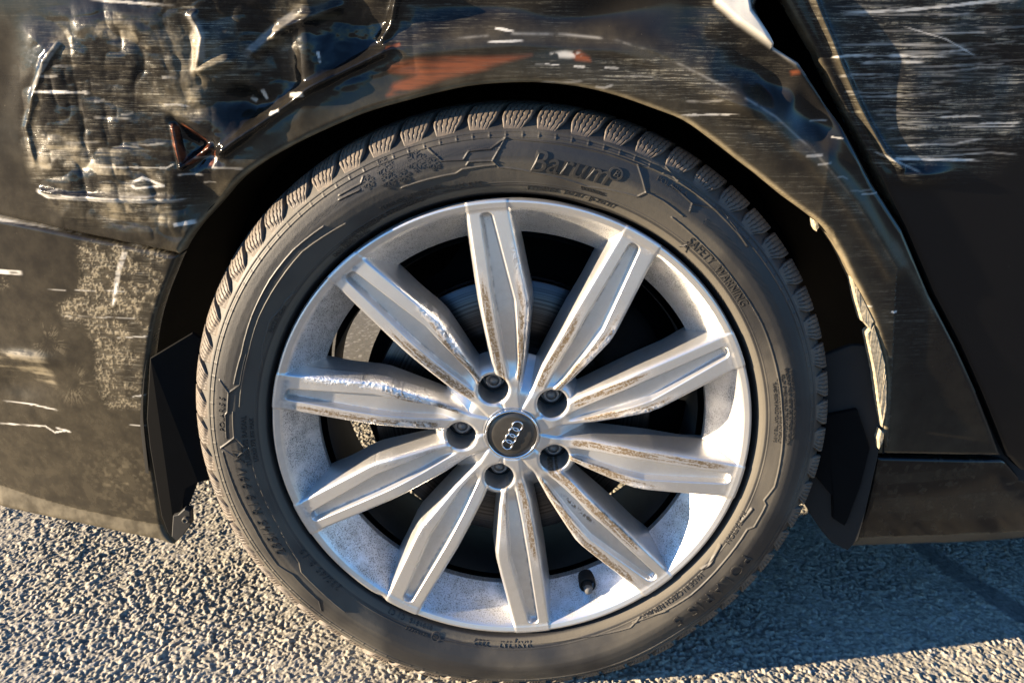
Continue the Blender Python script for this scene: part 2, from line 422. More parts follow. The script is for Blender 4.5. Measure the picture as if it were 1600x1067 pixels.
    for _ in range(8):
        h0, _d = fval(P); P1 = P.copy(); P1[:, 0] += e; P2 = P.copy(); P2[:, 2] += e
        gx_ = (fval(P1)[0]-h0)/e; gz_ = (fval(P2)[0]-h0)/e; g2 = gx_**2+gz_**2+1e-6
        s = np.clip((CUT+.01-h0)/g2, -1, 1); s = np.where(np.abs(h0-CUT) < .05, 0, s)
        st = np.stack([gx_*s, gz_*s], 1); ln = np.hypot(st[:, 0], st[:, 1]); st *= (np.minimum(ln, .7)/(ln+1e-9))[:, None]
        P[:, 0] += st[:, 0]; P[:, 2] += st[:, 1]
    P[:, 1] = -np.maximum(fval(P)[0], CUT-6); V[bad] = P
    hb = np.where(used & (dm <= HOLE))[0]; P = V[hb].copy()
    for bdeg in BOLTS:
        bx, bz = 56*math.cos(rad(bdeg)), 56*math.sin(rad(bdeg)); d = np.hypot(P[:, 0]-bx, P[:, 2]-bz); m = d < HOLE+.01
        P[m, 0] = bx+(P[m, 0]-bx)*HOLE/d[m]; P[m, 2] = bz+(P[m, 2]-bz)*HOLE/d[m]
    P[:, 1] = -fval(P)[0]; V[hb] = P
    # vertex normals of the whole casting
    a, b_, c, d = (V[F[:, i]] for i in range(4)); fn = np.cross(c-a, d-b_)
    NV = np.zeros_like(V)
    for i in range(4): np.add.at(NV, F[:, i], fn)
    NV /= np.linalg.norm(NV, axis=1)[:, None]+1e-12
    if np.mean(NV[used, 1]) > 0: F = F[:, ::-1]; NV = -NV
    fc = V[F].mean(1); fr = np.hypot(fc[:, 0], fc[:, 2]); onr = on_ramp.ravel()[F].mean(1) > .5; fi = idx.ravel()[F[:, 0]]
    part = np.where((fr > 250) | onr, -1, np.where(fr < 68, -2, fi))
    # boundary walls going back
    E = np.concatenate([F[:, [i, (i+1) % 4]] for i in range(4)]); ow = np.tile(part, 4)
    key = np.sort(E, 1)[:, 0].astype(np.int64)*len(V)+np.sort(E, 1)[:, 1]
    u, inv, cn = np.unique(key, return_inverse=True, return_counts=True)
    be = E[cn[inv] == 1]; bo = ow[cn[inv] == 1]
    mid = .5*(V[be[:, 0]]+V[be[:, 1]]); rm = np.hypot(mid[:, 0], mid[:, 2])
    sel = (rm > 31.2) & (rm < 258.2); be = be[sel]; bo = bo[sel]; mid = mid[sel]; rm = rm[sel]
    nearb = np.zeros(len(be), bool)
    for bdeg in BOLTS: nearb |= np.hypot(mid[:, 0]-56*math.cos(rad(bdeg)), mid[:, 2]-56*math.sin(rad(bdeg))) < 18
    n0 = len(V); back = V[be].copy(); back[..., 1] = np.where(nearb, 52.0, 43.0+7*sstep(185, 218, rm))[:, None]
    cen = np.hypot(back[..., 0], back[..., 2])
    V2 = np.concatenate([V, back.reshape(-1, 3)])
    # front copies so that the wall gets its own flat normal
    front = V[be].reshape(-1, 3); V2 = np.concatenate([V2, front]); n1 = n0+len(be)*2
    k = np.arange(len(be)); WF = np.stack([n1+2*k+1, n1+2*k, n0+2*k, n0+2*k+1], 1)
    wn = np.cross(V2[WF[:, 1]]-V2[WF[:, 0]], V2[WF[:, 3]]-V2[WF[:, 0]]); wn /= np.linalg.norm(wn, axis=1)[:, None]+1e-12
    # average wall normals at shared border vertices for a smooth wall
    acc = np.zeros_like(V)
    for i in range(2): np.add.at(acc, be[:, i], wn)
    acc /= np.linalg.norm(acc, axis=1)[:, None]+1e-12
    N2 = np.concatenate([NV, acc[be].reshape(-1, 3), acc[be].reshape(-1, 3)])
    def ext(q):
        q = q.ravel(); return np.concatenate([q, q[be].ravel(), q[be].ravel()])
    AT = dict(rash=ext(rash), dirt=ext(dirt), speck=ext(speck))
    AF = np.concatenate([F, WF]); AP = np.concatenate([part, bo])
    W = V2*.001; W[:, 2] += HZ
    def sub(name, pid, parent):
        f = AF[AP == pid]; uq, iv = np.unique(f, return_inverse=True)
        return mesh_np(name, W[uq], iv.reshape(f.shape), M_WHEEL, parent, {k_: v[uq] for k_, v in AT.items()}, N2[uq])
    wh = sub('wheel', -1, car); wh['label'] = 'silver ten-spoke alloy wheel, scraped and dirty'
    hubo = sub('hub', -2, wh)
    for k_ in range(10): sub('spoke', k_, wh)
    return wh
wheel = build_wheel()

def rim_parts():
    lathe('rim_flange', [(.2585, .0025), (.2592, .006), (.2580, .012), (.2520, .016)], M_WHEEL, wheel, 256)
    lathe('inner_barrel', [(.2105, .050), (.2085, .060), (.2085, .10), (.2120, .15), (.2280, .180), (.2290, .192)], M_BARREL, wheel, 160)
    # brake disc, bell, shield, caliper
    lathe('brake_disc', [(.080, .066), (.0965, .066), (.0975, .0655), (.158, .0655), (.1595, .067), (.1595, .074), (.155, .074), (.155, .083), (.1595, .083), (.1595, .091), (.08, .091)], M_DISC, wheel, 160)
    lathe('disc_bell', [(.0, .046), (.078, .046), (.082, .049), (.084, .068)], M_BARREL, wheel, 96)
    a = np.radians(np.linspace(0, 360, 181)); V = []
    for y in (.105, .112):
        for f in (.05, 1.0):
            for q in a:
                big = sstep(118, 95, np.degrees(q) % 360)*sstep(0, 8, np.degrees(q) % 360)+sstep(330, 345, np.degrees(q) % 360); R_ = .176+.040*min(1.0, big)
                V.append((f*R_*math.cos(q), y, HZ+f*R_*math.sin(q)))
    mesh_np('dust_shield', V, grid_faces(4, 181), M_DEEP, wheel)
    # caliper: arc shaped housing hugging the disc on the front upper right
    a = np.radians(np.linspace(8, 50, 22)); prof = [(.112, .062), (.116, .052), (.125, .047), (.152, .047), (.165, .050), (.178, .056), (.186, .068), (.186, .096)]
    V = []
    for q in a:
        e = math.sin((q-a[0])/(a[-1]-a[0])*math.pi)**.25
        for r, y in prof: V.append((((r-.15)*(.6+.4*e)+.15)*math.cos(q), y+(1-e)*.012, HZ+((r-.15)*(.6+.4*e)+.15)*math.sin(q)))
    o = mesh_np('brake_caliper', V, grid_faces(len(a), len(prof)), M_DEEP, wheel)
    # bolts in their recesses
    first = None
    for bdeg in BOLTS:
        bx, bz = .056*math.cos(rad(bdeg)), HZ+.056*math.sin(rad(bdeg))
        if first is None:
            rec = lathe_np([(.0170, .038), (.0168, .0525), (.0, .0525)], 40, 0, 0)
            wash = lathe_np([(.0135, .0342), (.0135, .029), (.0122, .0275), (.0108, .0275), (.0100, .0285), (.0096, .0285)], 40, 0, 0)
            head = lathe_np([(.0094, .0285), (.0094, .0180), (.0086, .0168), (.0062, .0166), (.0058, .0172), (.0055, .0205), (0, .0205)], 24, 0, 0)
            V, F = join_np([wash, head]); o = mesh_np('lug_bolt', V, F, M_BOLT, wheel); first = o
            V, F = rec; rc = mesh_np('bolt_recess', V, F, M_BOLT, wheel); rfirst = rc
        else:
            o = first.copy(); COL.objects.link(o); o.parent = wheel
            rc = rfirst.copy(); COL.objects.link(rc); rc.parent = wheel
        o.location = (bx, .018, bz); rc.location = (bx, 0, bz)
    # centre cap: chrome ring, grey face
    lathe('cap_ring', [(.0300, .0130), (.0296, .0080), (.0290, .0068), (.0278, .0066), (.0270, .0074), (.0266, .0092)], M_CHROME, wheel, 128)
    lathe('centre_cap', [(.0268, .0094), (.0262, .0082), (.020, .0074), (.010, .0070), (0, .0069)], M_CAP, wheel, 96)
    # emblem: four linked rings standing on the cap
    dirx, dirz = math.cos(rad(64)), math.sin(rad(64)); parts = []
    for k in range(4):
        s = (k-1.5)*.0082; cx, cz = dirx*s+.0005, HZ+dirz*s
        R0, r0 = .0056, .00085; u = np.linspace(0, 2*np.pi, 40, endpoint=False); v = np.linspace(0, 2*np.pi, 10, endpoint=False)
        U, Vv = np.meshgrid(u, v); rr = R0+r0*np.cos(Vv)
        P = np.stack([cx+rr*np.cos(U), +.0064-.0009*np.sin(Vv)-.0002*(k % 2), cz+rr*np.sin(U)], -1)
        P = np.concatenate([P, P[:1]], 0); parts.append((P.reshape(-1, 3), grid_faces(11, 40, True)))
    V, F = join_np(parts); mesh_np('ring_emblem', V, F, M_CHROME, wheel)
    # valve
    a = rad(-66.5); vx, vz = .2255*math.cos(a), HZ+.2255*math.sin(a)
    V, F = lathe_np([(.0100, .040), (.0100, .0235), (.0094, .0215), (.0086, .0220), (.0078, .028), (.0056, .028), (.0052, .020), (.0048, .0170)], 28, vx, vz)
    mesh_np('valve_stem', V, F, M_GAP, wheel)
    V, F = lathe_np([(.0047, .0180), (.0047, .0118), (.0040, .0104), (0, .0100)], 24, vx, vz)
    mesh_np('valve_cap', V, F, plain('valve_grey', (.10, .10, .10), .5), wheel)
rim_parts()

# ------------------------------------------------------------------ tyre
SW = np.array([(.2600, -18), (.2612, -14), (.2628, -8.0), (.2640, -5.0), (.2652, -3.2), (.2672, -1.0), (.2692, 1.0), (.2706, 2.0), (.2725, 3.2), (.280, 5.9), (.288, 8.4), (.295, 9.8), (.301, 9.9), (.308, 8.8), (.315, 6.8), (.3215, 4.4), (.3255, 2.2), (.331, -3.5), (.336, -9.5), (.3395, -17), (.3412, -40), (.3412, -158), (.334, -176), (.300, -185), (.232, -185)])
def smooth_prof(P, n):
    t = np.concatenate([[0], np.cumsum(np.hypot(np.diff(P[:, 0]*1000), np.diff(P[:, 1])))]); s = np.linspace(0, t[-1], n)
    return s, np.interp(s, t, P[:, 0]), np.interp(s, t, P[:, 1])
_rr = np.linspace(.26, .3400, 321); _hh = np.interp(_rr, SW[:20, 0], SW[:20, 1])
_k = np.hanning(17); _k /= _k.sum(); _hs = np.convolve(np.pad(_hh, 8, 'edge'), _k, 'valid')
_blend = sstep(.272, .276, _rr); _hs = _hh*(1-_blend)+_hs*_blend
def side_h(r): return np.interp(r, _rr, _hs)      # mm proud of the rim plane
def squash(V):
    """load the tyre: the bottom is flattened on the ground and bulges"""
    z = V[:, 2]; m = z < .03
    V[:, 2] = np.where(z < .004, .0015+(z+.012)*.12, z)
    V[:, 1] -= .006*np.exp(-((z-.035)/.035)**2)*(V[:, 1] < .08)
    return V
def polar_lines(R, T):
    """raised and sunk line work on the sidewall; R metres, T degrees; returns height in mm"""
    h = np.zeros_like(R); X = R*np.cos(np.radians(T)); Z = R*np.sin(np.radians(T))
    def line(pts, w_=.0007, amp=.55, deg=False):
        amp = amp*1.9
        pp = pts if deg else atpol(pts)
        q = []
        for (r1, a1), (r2, a2) in zip(pp[:-1], pp[1:]):
            da = (a2-a1+180) % 360-180; n = max(1, int(abs(da)/3)+1)
            for i in range(n): q.append((r1+(r2-r1)*i/n, a1+da*i/n))
        q.append(pp[-1]); q = [(r*math.cos(rad(a)), r*math.sin(rad(a))) for r, a in q]
        q = np.array(q); m = (X > q[:, 0].min()-.004) & (X < q[:, 0].max()+.004) & (Z > q[:, 1].min()-.004) & (Z < q[:, 1].max()+.004)
        d, _ = seg_dist(X[m], Z[m], q); h[m] += amp*sstep(w_*1.5, w_*.4, d)
    # full rings
    for r0, w_, amp in ((.3222, .0006, -.9), (.3185, .0006, .8), (.2745, .0005, -.5), (.2752, .0006, .45)):
        h += amp*np.exp(-((R-r0)/w_)**2)
    tick = np.abs((T/2.8) % 1-.5)*2.8
    h += 1.0*np.exp(-((R-.3205)/.0020)**2)*np.exp(-(tick/.10)**2)
    c2 = lambda L_: [(530+a/2.963, b_/2.963) for a, b_ in L_]
    # plate round the brand name and the angular trim beside it
    line(c2([(710, 745), (770, 640), (860, 650), (1100, 682), (1250, 715), (1385, 765), (1420, 890), (1380, 912), (1150, 868), (900, 800), (740, 775), (710, 745)]))
    line(c2([(410, 690), (475, 745), (575, 740), (600, 700), (700, 690), (770, 640)]))
    line(c2([(0, 905), (100, 850), (110, 820)])); line(c2([(0, 925), (95, 880)]))
    line(c2([(590, 765), (600, 750), (720, 745)])); line(c2([(290, 870), (540, 805), (570, 785), (720, 765)]))
    line(c2([(1420, 890), (1500, 930), (1590, 1000)])); line(c2([(1385, 765), (1500, 800), (1600, 850)]))
    c5 = lambda L_: [(1060+a/2.963, 350+b_/2.963) for a, b_ in L_]
    line([(1043, 262), (1058, 282), (1120, 330), (1170, 385)]); line([(1050, 290), (1082, 318), (1078, 330)]); line([(1082, 318), (1130, 330), (1168, 385)])
    # long thin curve round the right-hand side, ending in the step low down
    line([(1050, 340), (1101, 385), (1150, 442), (1190, 505), (1212, 570), (1222, 640), (1222, 700), (1210, 760), (1194, 782), (1197, 788), (1178, 823), (1168, 828), (1130, 880), (1080, 930), (1040, 955), (1005, 967)], .0006, .6)
    line([(1176, 797), (1160, 818)], .0012, .8); line([(1127, 856), (1110, 885), (1098, 893)], .0013, .8)
    line([(1000, 968), (985, 982), (900, 1000), (760, 1006), (680, 1000)], .0006, .5)
    line([(990, 975), (1040, 955)], .0009, .5)
    c6 = lambda L_: [(a/2.907, 700+b_/2.907) for a, b_ in L_]
    line(c6([(1130, 0), (1170, 160), (1260, 350), (1360, 520), (1370, 560), (1450, 640), (1568, 740)]), .0007, .7)
    line(c6([(1010, 20), (1045, 130), (1150, 350), (1260, 530), (1330, 570), (1450, 690), (1460, 740)]), .0006, .6)
    line(c6([(1000, 0), (1075, 40), (1130, 0)]), .0006, .6)
    c4 = lambda L_: [(a/2.963, 350+b_/2.963) for a, b_ in L_]
    line(c4([(1020, 1040), (1090, 985), (1130, 1030)]), .0007, .6); line(c4([(1015, 725), (1060, 780), (1055, 870), (1045, 880), (1050, 990)]), .0007, .6)
    line(c4([(1080, 870), (1085, 985)]), .0006, .5); line(c4([(1060, 780), (1110, 745), (1140, 600)]), .0006, .5)
    line(c4([(1110, 845), (1150, 600), (1200, 430), (1290, 270), (1400, 130), (1600, 0)]), .0006, .6)
    line(c4([(1085, 740), (1120, 600), (1170, 420), (1250, 260), (1360, 120), (1500, 10)]), .0006, .5)
    line(c4([(1205, 665), (1215, 560), (1250, 450), (1300, 395), (1320, 360), (1360, 325)]), .0006, .45)
    # milled micro ribs in a band between the lines
    def ribs(r0, r1, t0, t1, pitch=.34, amp=.45):
        m = sstep(r0-.0003, r0+.0003, R)*sstep(r1+.0003, r1-.0003, R)
        tt = (T-t0) % 360; sp_ = (t1-t0) % 360
        m = m*(tt < sp_)
        return m*amp*np.sin((T+(R-r0)*600)/pitch*2*np.pi)
    h += ribs(.3035, .3085, 118, 174) + ribs(.300, .3065, 8, 52) + ribs(.306, .3125, 92, 112)
    return h
def build_tyre():
    # front sidewall, fine
    r = np.concatenate([[.2600, .2612, .2625, .2635], np.arange(.2645, .3390, .00052)]); th = np.arange(0, 360, .16)
    R, T = np.meshgrid(r, th, indexing='ij')
    h = side_h(R)+polar_lines(R, T)
    h += .25*(fbm(R*60, T*.35, 2, 3)-.5)
    X = R*np.cos(np.radians(T)); Z = HZ+R*np.sin(np.radians(T))
    wav = fbm(X*14, Z*14, 12, 4)
    dust = .10*sstep(.45, .7, wav)+.95*sstep(.2645, .2665, R)*sstep(.2725, .2712, R)+.45*sstep(.2725, .2745, R)*sstep(.302, .292, R)*sstep(.2, .6, wav)+.5*sstep(.312, .320, R)*sstep(.3, .7, wav)  # dust, with two inner rings paled to stand for sunlit rubber
    dust += .25*sstep(0, -.15, Z-HZ)*sstep(.4, .7, wav)
    V1 = np.stack([X, -h*.001, Z], -1).reshape(-1, 3); F1 = grid_faces(len(r), len(th), True)[:, ::-1]
    # shoulder, carcass under the tread blocks, back
    prof = [(r[-1], None)]+[(a, b_) for a, b_ in SW[19:]]
    th2 = th[::1]; P = np.array([(a, side_h(a) if b_ is None else b_) for a, b_ in prof])
    R2, T2 = np.meshgrid(P[:, 0], th2, indexing='ij'); H2 = np.repeat(P[:, 1:2], len(th2), 1)
    V2 = np.stack([R2*np.cos(np.radians(T2)), -H2*.001, HZ+R2*np.sin(np.radians(T2))], -1).reshape(-1, 3)
    F2 = grid_faces(len(P), len(th2), True)[:, ::-1]
    V, F = join_np([(V1, F1), (V2, F2)])
    V = squash(V)
    mesh_np('tyre', V, F, M_TYRE, wheel, dict(dust=np.concatenate([np.clip(dust, 0, 1).ravel(), np.full(len(V2), .1)])))
    # tread blocks of the near shoulder
    NB = 64; pitch = 360/NB
    prof = np.array([(.3240, 3.0), (.3262, 2.6), (.3290, 1.8), (.3320, .2), (.3362, -3.2), (.3400, -7.5), (.3425, -11.5), (.3443, -16), (.3458, -21), (.3463, -30), (.3467, -45), (.3469, -60), (.3470, -62), (.3400, -62.5)])
    s, pr, ph = smooth_prof(prof, 54)
    a = np.linspace(-1, 1, 62)
    A, S_ = np.meshgrid(a, s, indexing='xy'); PR = np.repeat(pr[:, None], len(a), 1); PH = np.repeat(ph[:, None], len(a), 1)
    def block(th0, seed):
        wdt = pitch*.5*(.57+.29*sstep(0, 16, S_))
        off = -.055*S_                                      # the grooves sweep as they run inwards
        # slanted foot of the block
        T = th0+A*wdt+off
        sip = np.zeros_like(A)
        for c in np.linspace(-.72, .72, 5)+RNG.uniform(-.03, .03, 5):
            zig = .035*np.sin(S_*.9+c*9)
            sip = np.maximum(sip, sstep(.045, .015, np.abs(A-c-zig)))
        sip *= sstep(4, 8, S_-3*A)*sstep(s[-1]-4, s[-1]-9, S_)
        edge = sstep(.88, 1.0, np.abs(A)); low = sstep(7+5*(A*.5+.5), 4+5*(A*.5+.5), S_)
        # deep side walls: outermost columns drop to the carcass
        drop = np.where(np.abs(A) >= .999, 7.5, 0)*sstep(0, 8, S_)+1.0*edge**2+1.9*sip+1.2*low*sstep(0, 3, S_)
        # small chamfered notch
        nx, nz_ = 1.0, 0.0
        dp = np.gradient(pr*1000), np.gradient(ph); ln = np.hypot(*dp); n_r = np.abs(dp[1])/ln; n_h = np.abs(dp[0])/ln
        RR = PR*1000-drop*n_r[:, None]; HH = PH-drop*n_h[:, None]
        T = np.where(np.abs(A) >= .999, th0+np.sign(A)*wdt*.97+off, T)
        X = RR*.001*np.cos(np.radians(T)); Z = HZ+RR*.001*np.sin(np.radians(T))
        return np.stack([X, -HH*.001, Z], -1).reshape(-1, 3)
    F = grid_faces(len(s), len(a))
    for k in range(NB):
        th0 = 90+k*pitch; V = block(th0, k)
        if V[:, 2].min() < .03: V = squash(V)
        cen = V.mean(0)
        o = mesh_np('tread_block', V, F, M_TREAD, wheel)
build_tyre()

def emboss(text, size, r0, theta, depth=.45, spacing=1.0, shear=0.0, squeeze=1.0, name='sidewall_lettering', mat_=None):
    """text standing on the sidewall, reading clockwise with its tops outwards; theta = angle of its middle"""
    cu = bpy.data.curves.new(name, 'FONT'); cu.body = text; cu.size = size; cu.extrude = depth*.0012; cu.shear = shear
    cu.space_character = spacing; cu.align_x = 'CENTER'; cu.resolution_u = 3; cu.offset = .0
    o = bpy.data.objects.new(name, cu); COL.objects.link(o)
    me = bpy.data.meshes.new_from_object(o); bpy.data.objects.remove(o)
    n = len(me.vertices); co = np.empty(n*3); me.vertices.foreach_get('co', co); co = co.reshape(-1, 3)
    R = r0+co[:, 1]; T = rad(theta)-co[:, 0]*squeeze/r0
    y = -side_h(R)*.001-co[:, 2]-.00015
    out = np.stack([R*np.cos(T), y, HZ+R*np.sin(T)], -1)
    out = squash(out); me.vertices.foreach_set('co', out.ravel()); me.name = name; me.materials.clear(); me.materials.append(mat_ or M_LETTER); me.update()
    return link(name, me, wheel)
def th_of(u, v): return atpol([(u, v)])[0]
def lettering():
    r, a = th_of(893, 263); emboss('Barum', .030, r-.008, a+.5, .9, 1.0, .25, .95)
    r, a = th_of(962, 271); emboss('O', .019, r-.007, a, .9); emboss('B', .009, r-.003, a, .9, shear=.3)
    r, a = th_of(640, 308); emboss('TUBELESS  MADE IN EU', .0062, r-.002, a, .5)
    for (u, v), tx, sz in (((690, 300), '98V  M+S  235/45 R19', .0085), ((600, 338), 'EXTRA LOAD  STEEL BELTED', .006), ((620, 330), 'RADIAL TUBELESS 2357/451', .005),
                           ((560, 365), 'RADIAL TUBELESS', .0058), ((533, 392), 'DOT 1234', .0055), ((548, 382), 'MAX LOAD 750 KG', .005)):
        r, a = th_of(u, v); emboss(tx, sz, r-sz*.3, a, .5)
    r, a = th_of(868, 300); emboss('E 11109E-S   24T217 - JS-24T217', .0065, r-.002, a-3.5, .5)
    r, a = th_of(925, 303); emboss('WARNING', .005, r+.0005, a, .5)
    r, a = th_of(1051, 292); emboss('POLARIS 5', .0075, r-.002, a, .5)
    # safety warning block on the right
    r, a = th_of(1125, 425); emboss('SAFETY  WARNING', .0125, r-.0035, a, .6, 1.02, 0, .82)
    r, a = th_of(1108, 437); emboss('SERIOUS INJURY MAY RESULT FROM', .0055, r-.0045, a, .4, 1, 0, .8)
    r, a = th_of(1075, 388); emboss('A', .016, r-.005, a+.2, .6)
    base = th_of(1190, 570)[0]
    lines = ['TYRE FAILURE DUE TO UNDERINFLATION OR OVERLOADING', 'EXPLOSION OF TYRE RIM ASSEMBLY DUE TO IMPROPER MOUNTING', 'FOLLOW OWNERS MANUAL OR TYRE PLACARD IN VEHICLE', 'NEVER EXCEED 275 KPA TO SEAT BEADS ONLY SPECIALLY', 'TRAINED PERSONS SHOULD MOUNT TYRES ON RIMS']
    for k, s_ in enumerate(lines): emboss(s_, .0047, .2985-k*.0046, 8.5-.4*k, .4, 1, 0, .62)
    # right and bottom
    r, a = th_of(1152, 828); emboss('ROTATION', .0085, r-.003, a, .6)
    r, a = th_of(1040, 945); emboss('MADE IN CZECH REPUBLIC', .0075, r-.0015, a+2.2, .6)
    r, a = th_of(1110, 930); emboss('POLARIS 5', .0215, r-.006, a+1, .8, 1.25)
    r, a = th_of(785, 1010); emboss('HAYJ 7A7    2223', .0085, r-.003, a, .7, 1.1)
    r, a = th_of(680, 998); emboss('O', .0150, r-.0055, a, .7); emboss('E8', .0055, r-.002, a, .7)
    r, a = th_of(640, 975); emboss('0101818  C1 C2', .0065, r-.001, a, .6, 1.3)
    r, a = th_of(650, 990); emboss('02155223', .0055, r-.002, a, .6, 1.3)
    # size marking low left, upwards
    r, a = th_of(500, 895); emboss('235/45 R 19', .0105, r-.003, a, .7, 1.25, .2)
    r, a = th_of(452, 800); emboss('99 V  A 154  EXTRA', .0075, r-.003, a, .6, 1.3)
    r, a = th_of(385, 690); emboss('TUBELESS RADIAL', .0075, r-.001, a, .6); emboss('LOAD 775 KG MAX', .006, r-.008, a, .6)
    r, a = th_of(396, 790); emboss('235/45 R19 99V XL', .0150, r-.0060, a-.5, .8, 1.15, .25)
    r, a = th_of(344, 647); emboss('POLARIS 5', .0088, r-.004, a, .6)
    r, a = th_of(430, 500); emboss('ROTATION', .0065, r-.003, a, .5)
    # snow flakes
    for u, v, sz in ((607, 282, .0085), (650, 252, .0105), (575, 285, .007), (600, 262, .0095), (632, 276, .007), (678, 255, .0075)):
        r, a = th_of(u, v); parts = []
        def bar(x1, y1, x2, y2, wd):
            d = np.array([x2-x1, y2-y1]); L = np.linalg.norm(d); nrm = np.array([-d[1], d[0]])/L*wd
            q = np.array([(x1, y1)+nrm, (x1, y1)-nrm, (x2, y2)-nrm*.6, (x2, y2)+nrm*.6])
            V = np.array([(*p, 0) for p in q]+[(*p, .0005) for p in q]); F = np.array([(4, 5, 6, 7), (0, 1, 5, 4), (1, 2, 6, 5), (2, 3, 7, 6), (3, 0, 4, 7)]); parts.append((V, F))
        for k in range(6):
            t_ = k*math.pi/3+.2; cx, cy = math.cos(t_), math.sin(t_); bar(0, 0, sz*cx, sz*cy, .00055)
            for f_ in (.45, .72):
                for sg in (-1, 1):
                    t2 = t_+sg*.95; l_ = sz*(.42 if f_ < .5 else .3); bar(sz*f_*cx, sz*f_*cy, sz*f_*cx+l_*math.cos(t2), sz*f_*cy+l_*math.sin(t2), .0004)
        V, F = join_np(parts); R = r+V[:, 1]; T = rad(a)-V[:, 0]/r
        mesh_np('snowflake_mark', np.stack([R*np.cos(T), -side_h(R)*.001-V[:, 2]-.0001, HZ+R*np.sin(T)], -1), F, M_LETTER, wheel, smooth=False)
lettering()

# ------------------------------------------------------------------ body panels
ARCH = [(275, 846), (262, 833), (254, 820), (250, 800), (246, 770), (240, 735), (234, 700), (229, 665), (227, 637), (228, 595), (233, 552), (237, 523), (243, 495), (254, 460), (267, 428), (280, 397), (304, 357), (345, 310), (391, 267), (460, 226), (540, 189), (585, 172), (631, 159), (680, 146), (732, 135), (782, 130), (834, 129), (885, 133), (935, 142), (980, 155), (1019, 169), (1070, 189), (1115, 220), (1161, 256), (1195, 282), (1229, 310), (1262, 334), (1289, 357), (1312, 393), (1330, 431), (1349, 466), (1364, 502), (1375, 535), (1382, 569), (1385, 595), (1384, 620), (1381, 655), (1374, 708)]
def spline(p, n=3):
    out = []
    for i in range(len(p)-1):
        a, b_, c_, d = (np.array(p[max(0, min(len(p)-1, j))], float) for j in (i-1, i, i+1, i+2)); out.append(tuple(p[i]))
        for k in range(1, n):
            t_ = k/n; q = .5*(2*b_+(c_-a)*t_+(2*a-5*b_+4*c_-d)*t_*t_+(3*b_-a-3*c_+d)*t_**3); out.append((float(q[0]), float(q[1])))
    return out+[tuple(p[-1])]
ARCH_KNOTS = ARCH; ARCH = spline(ARCH)
def y_body(x, z):
    y = .30*np.maximum(0, -x-.28)**2+.10*np.maximum(0, -x-.28)
    y = y+.13*np.maximum(0, x-.30)+.35*np.maximum(0, x-.50)**2
    y = y+.45*np.maximum(0, .40-z)**2-.02*np.maximum(0, z-.60)
    return y-.004
CREASE = [(150, 330), (300, 262), (380, 190), (470, 140), (560, 108), (640, 75), (720, 60), (800, 53), (880, 54), (960, 62), (1020, 82), (1070, 105), (1140, 140), (1210, 182), (1270, 235), (1340, 320), (1400, 420)]
def atb(pts): return atp(pts, y_body)
def G2(X, Z, u, v, ru, rv, ang=0.0):
    x0, z0 = atp([(u, v)], y_body)[0]; k = .000656; dx = X-x0; dz = Z-z0; c, s = math.cos(rad(ang)), math.sin(rad(ang))
    a = (dx*c+dz*s)/(ru*k); b_ = (-dx*s+dz*c)/(rv*k); return np.exp(-(a*a+b_*b_))
def ridge(X, Z, pts, w_, **k):
    d, t_ = seg_dist(X, Z, atb(pts)); return np.exp(-(d/w_)**2), d, t_
